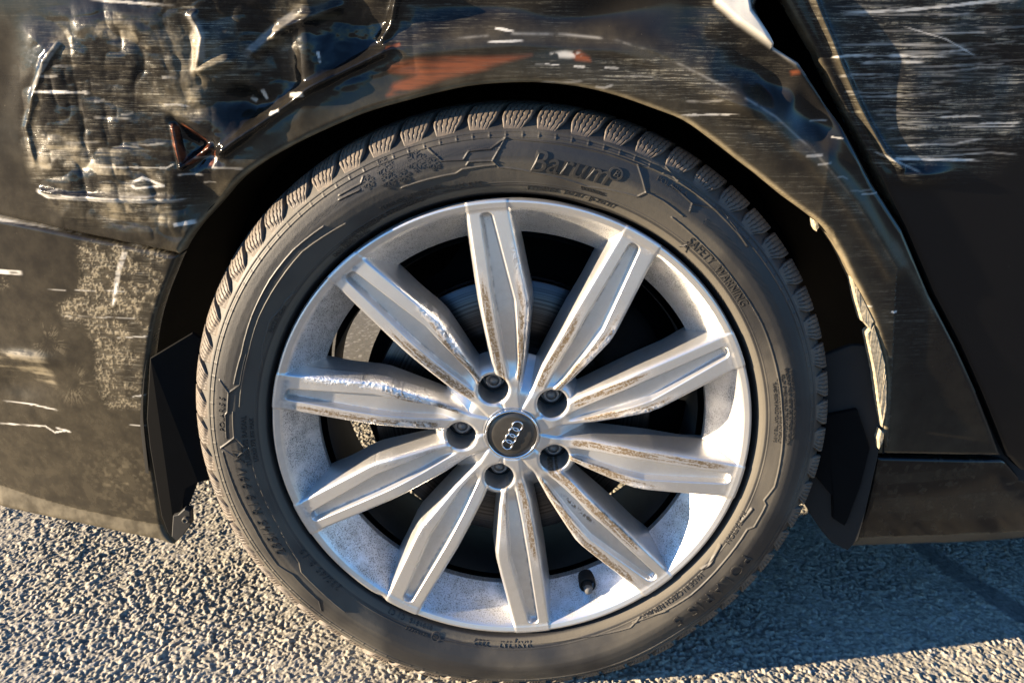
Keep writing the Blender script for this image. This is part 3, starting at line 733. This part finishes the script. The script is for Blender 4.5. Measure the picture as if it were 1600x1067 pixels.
def features(X, Z, kind):
    """depth offset (metres, + = pushed in) and the wear masks of a panel"""
    D = np.zeros_like(X); scr = np.zeros_like(X); dust = np.zeros_like(X); prim = np.zeros_like(X); gou = np.zeros_like(X)
    n0 = fbm(X*22, Z*22, 1, 4); n1 = fbm(X*60, Z*60, 2, 4); n2 = fbm(X*9, Z*14, 3, 4); nh = fbm(X*14, Z*300, 4, 3); nh2 = fbm(X*30, Z*160, 6, 4)
    n5 = fbm(X*150, Z*150, 7, 4)
    def stroke(pts, w_, amt=1.0, jag=.0, fade=True, arr=None, per=4):
        d, t_ = seg_dist(X, Z, atb(pts)); d = d+jag*(n5-.5)
        k = sstep(w_, w_*.45, d)*amt
        if fade: k = k*sstep(0, .12, t_)*sstep(1, .85, t_)
        return k*sstep(.05, .6, vnoise(X*60, Z*300, 8)+.15)
    poly_m = lambda pts, soft: sstep(-soft, soft, np.where(in_poly(X, Z, atb(pts)), 1, -1)*seg_dist(X, Z, atb(pts), True)[0])
    dust += .035+.03*(n2-.5)
    if kind in ('quarter', 'bumper'):
        # dusty film low down and towards the rear (left), there also painting stronger sun
        dust += .17*sstep(-.05, -.50, X)*sstep(.70, .35, Z)*(.75+.5*n2)+.10*sstep(.45, .25, Z)
        dust += .05*sstep(-.1, -.5, X)
    if kind == 'quarter':
        # arch flare: shallow raised roll between the lip and the crease
        e, d, t_ = ridge(X, Z, CREASE, .010); D -= .0035*e*sstep(0, .15, t_)
        below = in_poly(X, Z, atb(CREASE+[(1385, 700), (1300, 360), (1070, 189), (834, 128), (540, 189), (304, 357), (200, 400)]))
        D += np.where(below, -.0028, 0)*sstep(0, .012, d)*sstep(.02, .2, t_)
        dust += .20*e*sstep(.28, .40, t_)+.03*below
        gou += .30*np.exp(-(d/.0011)**2)*sstep(.30, .45, t_)*sstep(.95, .8, t_)*sstep(.3, .6, n1)
        # crumpled region upper left
        reg = poly_m([(55, 60), (120, 20), (300, -60), (660, -60), (640, 90), (560, 120), (420, 180), (330, 330), (270, 390), (100, 340), (40, 210)], .030)
        D += reg*.008*(fbm(X*7, Z*7, 21, 2)-.5)
        wx_ = X+.03*(fbm(X*12, Z*12, 24, 2)-.5); wz_ = Z+.03*(fbm(X*12, Z*12, 25, 2)-.5)
        D += reg*(.0085*np.abs(vnoise(wx_*15, wz_*17, 22)-.5)+.0045*np.abs(vnoise(wx_*31, wz_*34, 26)-.5)+.0022*np.abs(vnoise(wx_*66, wz_*70, 27)-.5))*-1.15+reg*.0007*(n5-.5)
        
        # smooth pressed pockets right of it
        D += .013*G2(X, Z, 430, 95, 42, 60, 10)+.015*G2(X, Z, 530, 55, 48, 70, -15)-.007*G2(X, Z, 480, 60, 14, 80, -10)
        D += .016*G2(X, Z, 330, 330, 40, 50, 20)+.016*G2(X, Z, 375, 160, 30, 24, 0)
        D += .010*G2(X, Z, 930, 25, 80, 30, 10)+.010*G2(X, Z, 740, 10, 80, 30)
        # creases
        for pts, w_, a in (([(330, 250), (410, 190), (480, 140), (560, 100), (620, 70)], .0045, .009), ([(100, 60), (75, 95), (55, 150), (42, 200), (60, 270)], .0035, .0025),
                           ([(60, 296), (110, 306), (290, 312)], .003, .004), ([(300, 15), (320, 60), (310, 110), (380, 90)], .005, .006), ([(270, 190), (285, 260), (335, 225)], .003, .007),
                           ([(390, 90), (440, 45), (540, 5)], .005, .006), ([(625, -20), (610, 40), (590, 70)], .004, .006)):
            e2, _, t2 = ridge(X, Z, pts, w_); D -= a*e2*sstep(0, .08, t2)*sstep(1, .9, t2)
        D += .008*(poly_m([(272, 190), (330, 222), (340, 250), (300, 262), (285, 255)], .010))
        fold = sstep(.40, .54, fbm(X*13, Z*17, 71, 3)); cl = 1-.85*fold*reg; scr = scr*cl; dust = dust*cl
        FOLD = fold*reg
        # right side dents by the door gap
        D += .014*G2(X, Z, 1220, 135, 60, 28, -30)-.006*G2(X, Z, 1160, 165, 40, 16, -20)+.012*G2(X, Z, 1275, 190, 34, 30, -40)-.005*G2(X, Z, 1240, 150, 16, 24, 0)
        rr_ = poly_m([(1080, -40), (1170, -20), (1260, 110), (1340, 260), (1290, 250), (1150, 180), (1060, 80)], .02)
        D += rr_*.010*(fbm(X*26, Z*26, 31, 2)-.5)
        D += .006*(fbm(X*8, Z*8, 33, 2)-.5)*sstep(.60, .68, Z)
        # masks: scuffs
        sreg = poly_m([(95, 55), (190, 30), (300, 55), (330, 40), (450, 0), (600, -30), (470, 60), (400, 110), (330, 130), (320, 180), (270, 190), (262, 350), (130, 350), (60, 300), (38, 200)], .012)
        scr += (1-.8*FOLD)*sreg*(.45+.9*sstep(.42, .62, n0))*sstep(.25, .50, nh2)
        dust += (1-.9*FOLD)*(sreg*.60*sstep(.44, .60, n1)*sstep(.36, .60, nh)+.38*sreg*sstep(.42, .62, n0))
        for u, v, ru, rv, a in ((320, 60, 40, 55, 1.0), (380, 95, 50, 30, .6), (170, 150, 90, 60, .6), (200, 310, 110, 20, .8), (1130, 60, 45, 50, .9), (1080, 120, 60, 20, .6), (1010, 120, 110, 14, .9),
                                (900, 110, 130, 22, .5), (1210, 210, 50, 18, .5), (1250, 100, 60, 20, .35), (1330, 300, 40, 30, .25), (660, 30, 60, 40, .5), (870, 10, 25, 30, .8), (780, 15, 60, 25, .3), (1440, 520, 22, 60, .35), (1400, 500, 30, 50, .4), (60, 30, 60, 30, .2)):
            scr += a*G2(X, Z, u, v, ru, rv)*.75
        scr += .30*below*sstep(.35, .6, nh)*sstep(-.02, .10, X)+.35*poly_m([(1000, 95), (1120, 60), (1240, 150), (1200, 230), (1060, 170)], .02)*sstep(.35, .6, n0)
        # glossy deep pocket between the scuffed patch and the arch
        D += .010*G2(X, Z, 590, 70, 40, 50, 30)-.006*G2(X, Z, 505, 95, 20, 40, -20)+.010*G2(X, Z, 420, 165, 50, 16, 30)
        for pts, w_, a in (([(52, 143), (145, 145)], .0016, 1), ([(100, 60), (70, 110), (52, 145)], .0030, .25), ([(55, 296), (75, 306), (180, 312), (290, 314)], .0028, .75), 
                           ([(300, 18), (318, 60), (316, 100)], .006, .22), ([(378, 90), (420, 50), (470, 15)], .0045, .22), ([(205, 287), (225, 277), (258, 290), (215, 293), (205, 287)], .0016, .7),
                           ([(760, 66), (820, 64)], .0014, .9), ([(772, 44), (805, 50)], .0014, .9), ([(1060, 180), (1155, 178)], .0009, .6), ([(1300, 215), (1320, 217)], .0010, .5), ([(850, 100), (875, 102)], .0009, .8), ([(895, 104), (915, 105)], .0010, .8), ([(943, 106), (968, 107)], .0011, .9),
                           ([(140, 0), (280, 10)], .0015, .5), ([(150, 260), (262, 262), (275, 255)], .001, .4), ([(395, 160), (385, 152)], .003, .6),
                           ([(405, 140), (412, 158)], .0022, .8), ([(420, 178), (438, 172)], .002, .9), ([(448, 150), (478, 147)], .0025, .7), ([(495, 80), (500, 100)], .0015, .8), ([(338, 245), (330, 265)], .0015, .5), ([(1350, 478), (1362, 478)], .001, .5), ([(1390, 486), (1402, 487)], .0012, 1),
                           ([(345, 358), (330, 362), (318, 350)], .0012, .7), ([(270, 352), (305, 348)], .0025, .8)):
            gou += stroke(pts, w_, a, .0015)
        for _ in range(30):
            u = random.choice([random.uniform(60, 330), random.uniform(60, 330), random.uniform(820, 1180), random.uniform(1230, 1420)]); v = random.uniform(60, 330) if u < 400 else random.uniform(70, 160)+max(0, u-1150)*.9
            L_ = random.uniform(15, 70); gou += stroke([(u, v), (u+L_*.5, v+random.uniform(-2, 2)), (u+L_, v+random.uniform(-4, 4))], random.uniform(.0010, .0018), random.uniform(.12, .42), .0008)
        # torn bright edge at the top right
        tr = poly_m([(1108, -30), (1165, -30), (1172, 15), (1212, 66), (1206, 74), (1150, 35), (1118, 6)], .003); gou += 1.0*tr*sstep(.12, .3, n1)
        D -= .010*tr
        e2, _, t2 = ridge(X, Z, [(1206, 74), (1255, 105), (1262, 116)], .0012); gou += .5*e2
        # exposed primer above the wheel
        pr1 = poly_m([(605, 150), (615, 132), (650, 118), (608, 112), (607, 103), (650, 93), (700, 90), (760, 90), (830, 86), (800, 94), (760, 108), (700, 122), (640, 142)], .0035)
        prim += .50*pr1*sstep(.30, .55, nh*.5+n1*.5+.10)
        prim += .8*poly_m([(890, 85), (905, 80), (920, 90), (922, 96), (900, 94)], .0025)+.5*poly_m([(603, 74), (624, 68), (626, 72), (604, 79)], .001)
        gou += .75*poly_m([(860, 84), (880, 80), (905, 83), (912, 88), (890, 91), (868, 90)], .002)*sstep(.35, .55, n5)
        prim += .45*(stroke([(272, 192), (276, 225), (290, 256)], .0045, 1)+stroke([(290, 256), (305, 250), (330, 225)], .003, .7)+stroke([(280, 192), (325, 224)], .0014, .8)+stroke([(334, 232), (328, 262)], .003, .9))
        prim += .6*poly_m([(1238, 112), (1256, 108), (1252, 116), (1240, 118)], .002)
        # lips catch pale dust
        da, ta = seg_dist(X, Z, atb(ARCH)); dust += .8*sstep(.0045, .001, da)+.15*sstep(.03, .0, da)
        db, tb = seg_dist(X, Z, atb([(1228, -20), (1208, 75), (1262, 118), (1316, 196), (1364, 287), (1411, 360), (1452, 461), (1526, 613)])); dust += .35*sstep(.002, 0, db)
        e2, _, t2 = ridge(X, Z, [(1378, 350), (1410, 400), (1450, 470), (1470, 500)], .004); dust += .30*e2*sstep(1, .7, t2)*sstep(0, .3, t2)
    if kind == 'bumper':
        dust *= .72
        # scraped sandy patch
        pm = poly_m([(120, 385), (150, 378), (185, 382), (262, 392), (255, 430), (236, 500), (225, 560), (222, 640), (165, 635), (150, 600), (148, 540), (130, 500), (103, 515), (90, 480), (120, 460), (128, 430)], .006)
        wh = fbm(X*55, Z*90, 41, 5); wor = np.abs(fbm(X*210, Z*240, 42, 3)-.5)*2
        pm2 = pm*sstep(.36, .60, wh+.35*G2(X, Z, 140, 420, 40, 45)+.30*G2(X, Z, 160, 560, 30, 70)+.2*G2(X, Z, 110, 480, 30, 22))
        dust += pm2*.85*sstep(.16, .05, wor)+pm*.15; dust = dust-.12*pm*(1-pm2)
        D += .0005*pm2*sstep(.05, .3, wor)
        scr += pm*.35
        # ghostly handprint-like smears at left
        for cx, cy, R0 in ((75, 535, 34), (112, 600, 42), (0, 440, 16)):
            x0, z0 = atp([(cx, cy)], y_body)[0]; a_ = np.arctan2(Z-z0, X-x0); r_ = np.hypot(X-x0, Z-z0)/(R0*.00072)
            dust += .30*sstep(1.15, .4, r_)*sstep(.45, .70, vnoise(a_*22, r_*1.8, 44)+.25*(n5-.5))*sstep(.1, .4, r_)*sstep(.3, .6, n1)
        dust += .75*poly_m([(-30, 545), (40, 545), (70, 560), (82, 590), (84, 602), (60, 596), (30, 580), (12, 590), (-30, 575)], .006)*sstep(.35, .6, wh*.5+nh*.5)
        D += .006*G2(X, Z, 30, 600, 60, 30)-.004*G2(X, Z, 40, 560, 60, 14)
        for pts, w_, a in (([(-30, 338), (60, 352), (170, 373)], .0028, .65), ([(-20, 424), (36, 427)], .0030, .9), ([(0, 626), (50, 633), (92, 642)], .0011, .9), ([(-10, 661), (70, 666), (85, 676), (108, 672)], .0012, .8), ([(85, 668), (112, 676)], .0012, .7),
                           ([(205, 620), (228, 618)], .001, .6), ([(70, 453), (220, 456)], .0006, .4), ([(180, 528), (232, 526)], .0008, .6), ([(92, 494), (235, 498)], .0006, .3), ([(196, 390), (185, 420), (176, 478)], .0035, .45), ([(182, 440), (175, 480)], .0014, .8), ([(200, 664), (228, 666)], .0006, .6)):
            gou += stroke(pts, w_, a, .001)
        # bare torn piece at the seam
        gou += .95*poly_m([(165, 372), (196, 366), (200, 357), (212, 362), (222, 360), (235, 375), (250, 390), (210, 385)], .0015)*sstep(.15, .35, n5)
        # under-turned lower edge, paled in colour for light bounced off the ground
        low = in_poly(X, Z, atb([(-700, 640), (0, 758), (60, 778), (120, 795), (255, 821), (280, 850), (200, 880), (-700, 800)]))
        dust += .32*low*(.7+.6*n1); D += np.where(low, 1, 0)*.0
        dl, _ = seg_dist(X, Z, atb([(-700, 640), (0, 758), (60, 778), (120, 795), (255, 821)])); D -= np.where(low, 1, 0)*.35*dl
        dust += .25*G2(X, Z, 200, 760, 70, 70)*sstep(.55, .7, fbm(X*200, Z*200, 45, 3))
        da, ta = seg_dist(X, Z, atb(ARCH)); dust += .3*sstep(.003, .001, da)
    if kind == 'door':
        dust = dust*.08
        reg = poly_m([(1268, -40), (1620, -40), (1620, 200), (1560, 255), (1420, 268), (1395, 255), (1380, 235), (1345, 160), (1300, 70)], .02)
        scr += reg*(.35+.8*sstep(.40, .62, n0))*sstep(.28, .48, nh2)*.9
        for u, v, ru, rv, a in ((1340, 15, 70, 26, 1.1), (1390, 150, 60, 60, .7), (1480, 170, 90, 60, .5), (1430, 245, 60, 12, 1.0), (1400, 80, 60, 40, .5), (1560, 170, 50, 60, .35)): scr += a*G2(X, Z, u, v, ru, rv)
        for pts, w_, a in (([(1310, 20), (1400, 18), (1500, 8), (1600, -4)], .0016, .8), ([(1300, 90), (1330, 88), (1500, 88)], .0013, .85), ([(1350, 100), (1400, 98), (1450, 98)], .0015, .7), ([(1395, 249), (1440, 250), (1545, 252)], .0016, .9), ([(1530, 194), (1600, 193)], .001, .8),
                           ([(1470, 184), (1540, 182)], .001, .7), ([(1370, 238), (1400, 252), (1440, 270)], .0014, .6), ([(1410, 40), (1480, 62), (1530, 90)], .0008, .5), ([(1500, 200), (1600, 198)], .0008, .6)): gou += stroke(pts, w_, a, .001)
        for _ in range(90):
            u = random.uniform(1290, 1560); v = random.uniform(5, 250)
            if v > (u-1270)*2.0+40: continue
            L_ = random.uniform(30, 150); gou += stroke([(u, v), (u+L_*.5, v+random.uniform(-3, .5)), (u+L_, v+random.uniform(-8, 1))], random.uniform(.0008, .0013), random.uniform(.06, .30), .0004)
        D += .012*reg*(fbm(X*9, Z*9, 51, 3)-.5)+.010*G2(X, Z, 1360, 150, 40, 90, 20)
        # pressed edge flange of the door
        e, d, t_ = ridge(X, Z, [(1262, -30), (1286, 30), (1316, 100), (1345, 160), (1372, 215), (1385, 240), (1408, 262)], .0035); D -= .007*e; dust += .35*e*sstep(1, .8, t_)
        e, d, t_ = ridge(X, Z, [(1229, -10), (1276, 81), (1303, 135), (1350, 223), (1391, 310), (1414, 358)], .0022); dust += .55*e*sstep(1, .75, t_)
        D -= .006*G2(X, Z, 1440, 275, 40, 14)
    if kind == 'sill':
        dust *= .3
        dust += .08*sstep(.45, .65, fbm(X*8, Z*50, 61, 3))+.10*sstep(.60, .75, n5)
        low = in_poly(X, Z, atb([(1330, 843), (1349, 842), (1450, 838), (1600, 831), (1700, 828), (1700, 900), (1300, 900)]))
        dl, _ = seg_dist(X, Z, atb([(1330, 843), (1349, 842), (1450, 838), (1600, 831), (1700, 828)])); D += np.where(low, 1, 0)*.35*dl; dust += .35*low  # lower lip coloured as if dusty, to blur its sky reflection
        dust += .8*sstep(.002, 0, dl)*sstep(.45, .60, n1)*.6
        e, d, _ = ridge(X, Z, [(1366, 712), (1363, 758), (1349, 813), (1340, 845)], .002); dust += .35*e
    return D, np.clip(scr, 0, 1.3), np.clip(dust, 0, 1), np.clip(prim, 0, 1), np.clip(gou, 0, 1)

def panel(name, poly, kind, yoff=0.0, step=.00125, lip=.006, depth=.018, extra=None):
    yf = (lambda x, z: y_body(x, z)+yoff)
    P = atp(poly, yf) if extra is None else np.array(extra(atp(poly, yf)))
    x0, z0 = P.min(0); x1, z1 = P.max(0)
    xs = np.arange(x0-step, x1+2*step, step); zs = np.arange(z0-step, z1+2*step, step)
    X, Z = np.meshgrid(xs, zs); sh = X.shape; X = X.ravel(); Z = Z.ravel()
    ins = in_poly(X, Z, P); F = grid_faces(*sh); keep = ins[F].any(1); F = F[keep]
    used = np.unique(F); remap = -np.ones(len(X), int); remap[used] = np.arange(len(used)); F = remap[F]
    X = X[used]; Z = Z[used]; ins = ins[used]
    # snap outside vertices to the outline
    o = np.where(~ins)[0]; bestd = np.full(len(o), 1e9); bx = X[o].copy(); bz = Z[o].copy(); n = len(P)
    for i in range(n):
        a = P[i]; b_ = P[(i+1) % n]; d = b_-a; t_ = np.clip(((X[o]-a[0])*d[0]+(Z[o]-a[1])*d[1])/(d@d+1e-18), 0, 1)
        qx = a[0]+t_*d[0]; qz = a[1]+t_*d[1]; dd = np.hypot(X[o]-qx, Z[o]-qz); m = dd < bestd
        bestd[m] = dd[m]; bx[m] = qx[m]; bz[m] = qz[m]
    X[o] = bx; Z[o] = bz
    D, scr, dust, prim, gou = features(X, Z, kind)
    ed, _ = seg_dist(X, Z, P, True)
    roll = np.where(ed < lip, lip*.8*(1-np.sqrt(np.clip(1-(1-ed/lip)**2, 0, 1))), 0)
    Y = y_body(X, Z)+yoff+D+roll
    V = np.stack([X, Y, Z], -1)
    # return flange going back from the outline
    E = np.concatenate([F[:, [i, (i+1) % 4]] for i in range(4)]); key = np.sort(E, 1)[:, 0].astype(np.int64)*len(V)+np.sort(E, 1)[:, 1]
    u, inv, cn = np.unique(key, return_inverse=True, return_counts=True); be = E[cn[inv] == 1]; nb = len(V)
    bk = V[be].reshape(-1, 3).copy(); bk[:, 1] += depth; k = np.arange(len(be))
    WF = np.stack([be[:, 1], be[:, 0], nb+2*k, nb+2*k+1], 1); V = np.concatenate([V, bk]); F = np.concatenate([F, WF])
    ext = lambda q: np.concatenate([q, q[be].ravel()*.6])
    return mesh_np(name, V, F, M_PAINT, car, dict(scratch=ext(scr), dust=ext(dust), primer=ext(prim), gouge=ext(gou)))
i_se = ARCH.index((280, 397))
QP = [(-120, -90), (1228-30, -90), (1205, -40), (1180, 10), (1209, 72), (1249, 98), (1263, 118), (1316, 196), (1364, 287), (1411, 360), (1453, 461), (1494, 539), (1527, 613), (1560, 698), (1566, 713)] \
     + [(1374, 710)] + ARCH[::-1][1:len(ARCH)-i_se] + [(230, 386), (180, 376), (120, 364), (60, 351), (0, 339), (-120, 316)]
q = panel('rear_wing', QP, 'quarter', step=.00092); q['label'] = 'crumpled black rear wing with scratches and bare primer'
BP = [(-600, 236), (-120, 319), (0, 342), (60, 354), (120, 367), (180, 379), (230, 389), (279, 400)] + ARCH[:i_se][::-1] + [(250, 839), (150, 819), (0, 784), (-60, 764), (-110, 730), (-200, 650), (-600, 470)]
q = panel('rear_bumper', BP, 'bumper', yoff=.001); q['label'] = 'dusty dark bumper corner with scraped patch'
DP = [(1229-38, -90), (1229, 0), (1276, 81), (1303, 135), (1350, 223), (1391, 310), (1415, 358), (1459, 461), (1500, 539), (1533, 613), (1567, 698), (1574, 714), (1600, 742), (1680, 790), (1760, 800), (1760, -90)]
q = panel('rear_door', DP, 'door', yoff=.004, step=.001); q['label'] = 'black rear door with pale horizontal scratches'
SP_ = [(1371, 715), (1450, 717), (1566, 719), (1573, 722), (1597, 748), (1680, 796), (1760, 806), (1760, 842), (1600, 848), (1450, 856), (1325, 860), (1341, 842), (1349, 813), (1358, 780), (1364, 755)]
q = panel('sill', SP_, 'sill', yoff=.003)

# ---- things inside and behind the openings
def plate(name, poly, yfun, mat_, thick=.004, parent=car, rough=0.0):
    """a bevelled plate with the given outline; yfun gives its depth"""
    import bmesh
    P = atp(poly, yfun); n = len(P); c = P.mean(0); bm = bmesh.new()
    area = sum(P[i][0]*P[(i+1) % n][1]-P[(i+1) % n][0]*P[i][1] for i in range(n)); sg = 1 if area > 0 else -1
    rings = []
    for inset, dy in ((0, thick), (0, .0010), (.0010, 0)):
        vs = []
        for i in range(n):
            a = P[i-1]; b_ = P[(i+1) % n]; t_ = b_-a; t_ = t_/(np.linalg.norm(t_)+1e-9); nrm = np.array([-t_[1], t_[0]])*sg
            q = P[i]+nrm*inset
            vs.append(bm.verts.new((q[0], float(yfun(np.array([q[0]]), np.array([q[1]]))[0])+dy+rough*random.uniform(-1, 1), q[1])))
        rings.append(vs)
    for r in range(2):
        for i in range(n): bm.faces.new((rings[r][i], rings[r][(i+1) % n], rings[r+1][(i+1) % n], rings[r+1][i]))
    bm.faces.new(rings[2]); bmesh.ops.triangulate(bm, faces=[f for f in bm.faces if len(f.verts) > 4])
    bmesh.ops.recalc_face_normals(bm, faces=bm.faces[:])
    me = bpy.data.meshes.new(name); bm.to_mesh(me); bm.free(); me.materials.append(mat_)
    return link(name, me, parent)
# wheel arch liner: sweep of the arch going in
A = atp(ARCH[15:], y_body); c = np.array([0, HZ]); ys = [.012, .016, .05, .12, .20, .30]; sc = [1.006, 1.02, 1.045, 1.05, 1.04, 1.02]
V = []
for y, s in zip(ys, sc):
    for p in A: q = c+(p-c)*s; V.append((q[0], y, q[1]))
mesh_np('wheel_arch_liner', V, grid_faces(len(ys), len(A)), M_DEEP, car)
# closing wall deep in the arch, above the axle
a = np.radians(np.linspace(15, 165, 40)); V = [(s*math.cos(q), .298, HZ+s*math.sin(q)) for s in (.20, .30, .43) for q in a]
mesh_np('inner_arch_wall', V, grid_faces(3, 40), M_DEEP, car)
# floor pan of the car and structure behind the shut line
def box(name, x0, x1, y0, y1, z0, z1, m, bev=.004):
    import bmesh
    bm = bmesh.new(); bmesh.ops.create_cube(bm, size=1)
    for v in bm.verts: v.co = ((x0+x1)/2+v.co.x*(x1-x0), (y0+y1)/2+v.co.y*(y1-y0), (z0+z1)/2+v.co.z*(z1-z0))
    bmesh.ops.bevel(bm, geom=bm.edges[:], offset=bev, segments=2, affect='EDGES')
    me = bpy.data.meshes.new(name); bm.to_mesh(me); bm.free(); me.materials.append(m); return link(name, me, car)
box('floor_pan', .50, 2.2, .16, 1.75, .25, .9, M_DEEP, .02)
box('door_pillar', .40, .80, .05, .075, .25, 1.0, M_GAP)
box('boot_floor', -.92, .44, .315, 1.75, .40, .9, M_DEEP, .03)
box('inner_wing', -.60, .46, .10, .30, .80, 1.05, M_DEEP)
# upper body carried on past the frame so that it shades and reflects as the real one
V = []
for x in np.linspace(-.95, 2.2, 30):
    for z, dy in ((.80, .0), (.90, .012), (1.0, .04), (1.02, .10), (1.40, .38), (1.42, 1.4)):
        V.append((x, float(y_body(np.array([max(x, -.9)]), np.array([.62]))[0]*(1 if x < .3 else .3))+.03+dy, z))
# flap of the liner at the bottom of the bumper, with its fixing tab and screw
FL = [(234, 560), (229, 655), (234, 700), (240, 735), (246, 772), (252, 806), (262, 833), (275, 845), (287, 832), (293, 800), (280, 803), (287, 785), (291, 764), (310, 754), (334, 748), (345, 700), (335, 640), (330, 540), (300, 520)]
yfl = lambda x, z: .008+.22*np.maximum(0, x+.375)
plate('liner_flap', FL, yfl, M_DEEP)
plate('fixing_tab', [(268, 838), (276, 846), (288, 834), (298, 820), (297, 799), (288, 795), (278, 804), (270, 806)], lambda x, z: .003+0*x, plain('dull_plastic', (.006, .0057, .0055), .7, 0, 120), .010)
x_, z_ = at(290, 813, .0)
V, F = lathe_np([(.0042, .004), (.0042, -.0005), (.0036, -.0012), (.0018, -.0012), (.0014, .0002), (0, .0002)], 16, x_, z_); mesh_np('screw', V, F, plain('dirty_screw', (.05, .046, .04), .6, .6), car)
# plates at the front of the arch
yr = lambda x, z: .012+.30*np.maximum(0, .400-x)
plate('mud_guard', [(1245, 742), (1252, 779), (1268, 806), (1283, 828), (1300, 848), (1325, 860), (1341, 843), (1349, 813), (1361, 762), (1372, 712), (1384, 640), (1384, 540), (1330, 540), (1276, 560), (1250, 640)], yr, plain('grimy_plastic', (.0035, .0033, .003), .8, 0, 60), .006)
plate('mud_guard_rib', [(1273, 742), (1301, 776), (1302, 810), (1320, 822), (1326, 810), (1345, 760), (1360, 700), (1340, 640), (1290, 650)], lambda x, z: yr(x, z)-.006, M_DEEP, .006)
def felt(poly, mm=.0):
    P = []
    for i in range(len(poly)):
        a = poly[i]; b_ = poly[(i+1) % len(poly)]; n = max(2, int(math.hypot(a[0]-b_[0], a[1]-b_[1])/4))
        for k in range(n): P.append((a[0]+(b_[0]-a[0])*k/n+random.uniform(-.35, .35), a[1]+(b_[1]-a[1])*k/n+random.uniform(-.35, .35)))
    return plate('foam_strip', P, lambda x, z: .004+0*x, M_FELT, .012, rough=.0003)
felt([(1329, 428), (1347, 461), (1366, 502), (1361, 516), (1354, 508), (1347, 502), (1340, 478), (1334, 451)])
felt([(1354, 521), (1360, 552), (1366, 580), (1370, 610), (1375, 645), (1379, 668), (1386, 640), (1386, 595), (1383, 566), (1374, 532), (1366, 508)])
felt([(1372, 686), (1376, 672), (1382, 676), (1380, 692), (1374, 702)])
felt([(1272, 344), (1279, 346), (1281, 356), (1276, 362), (1272, 356)])
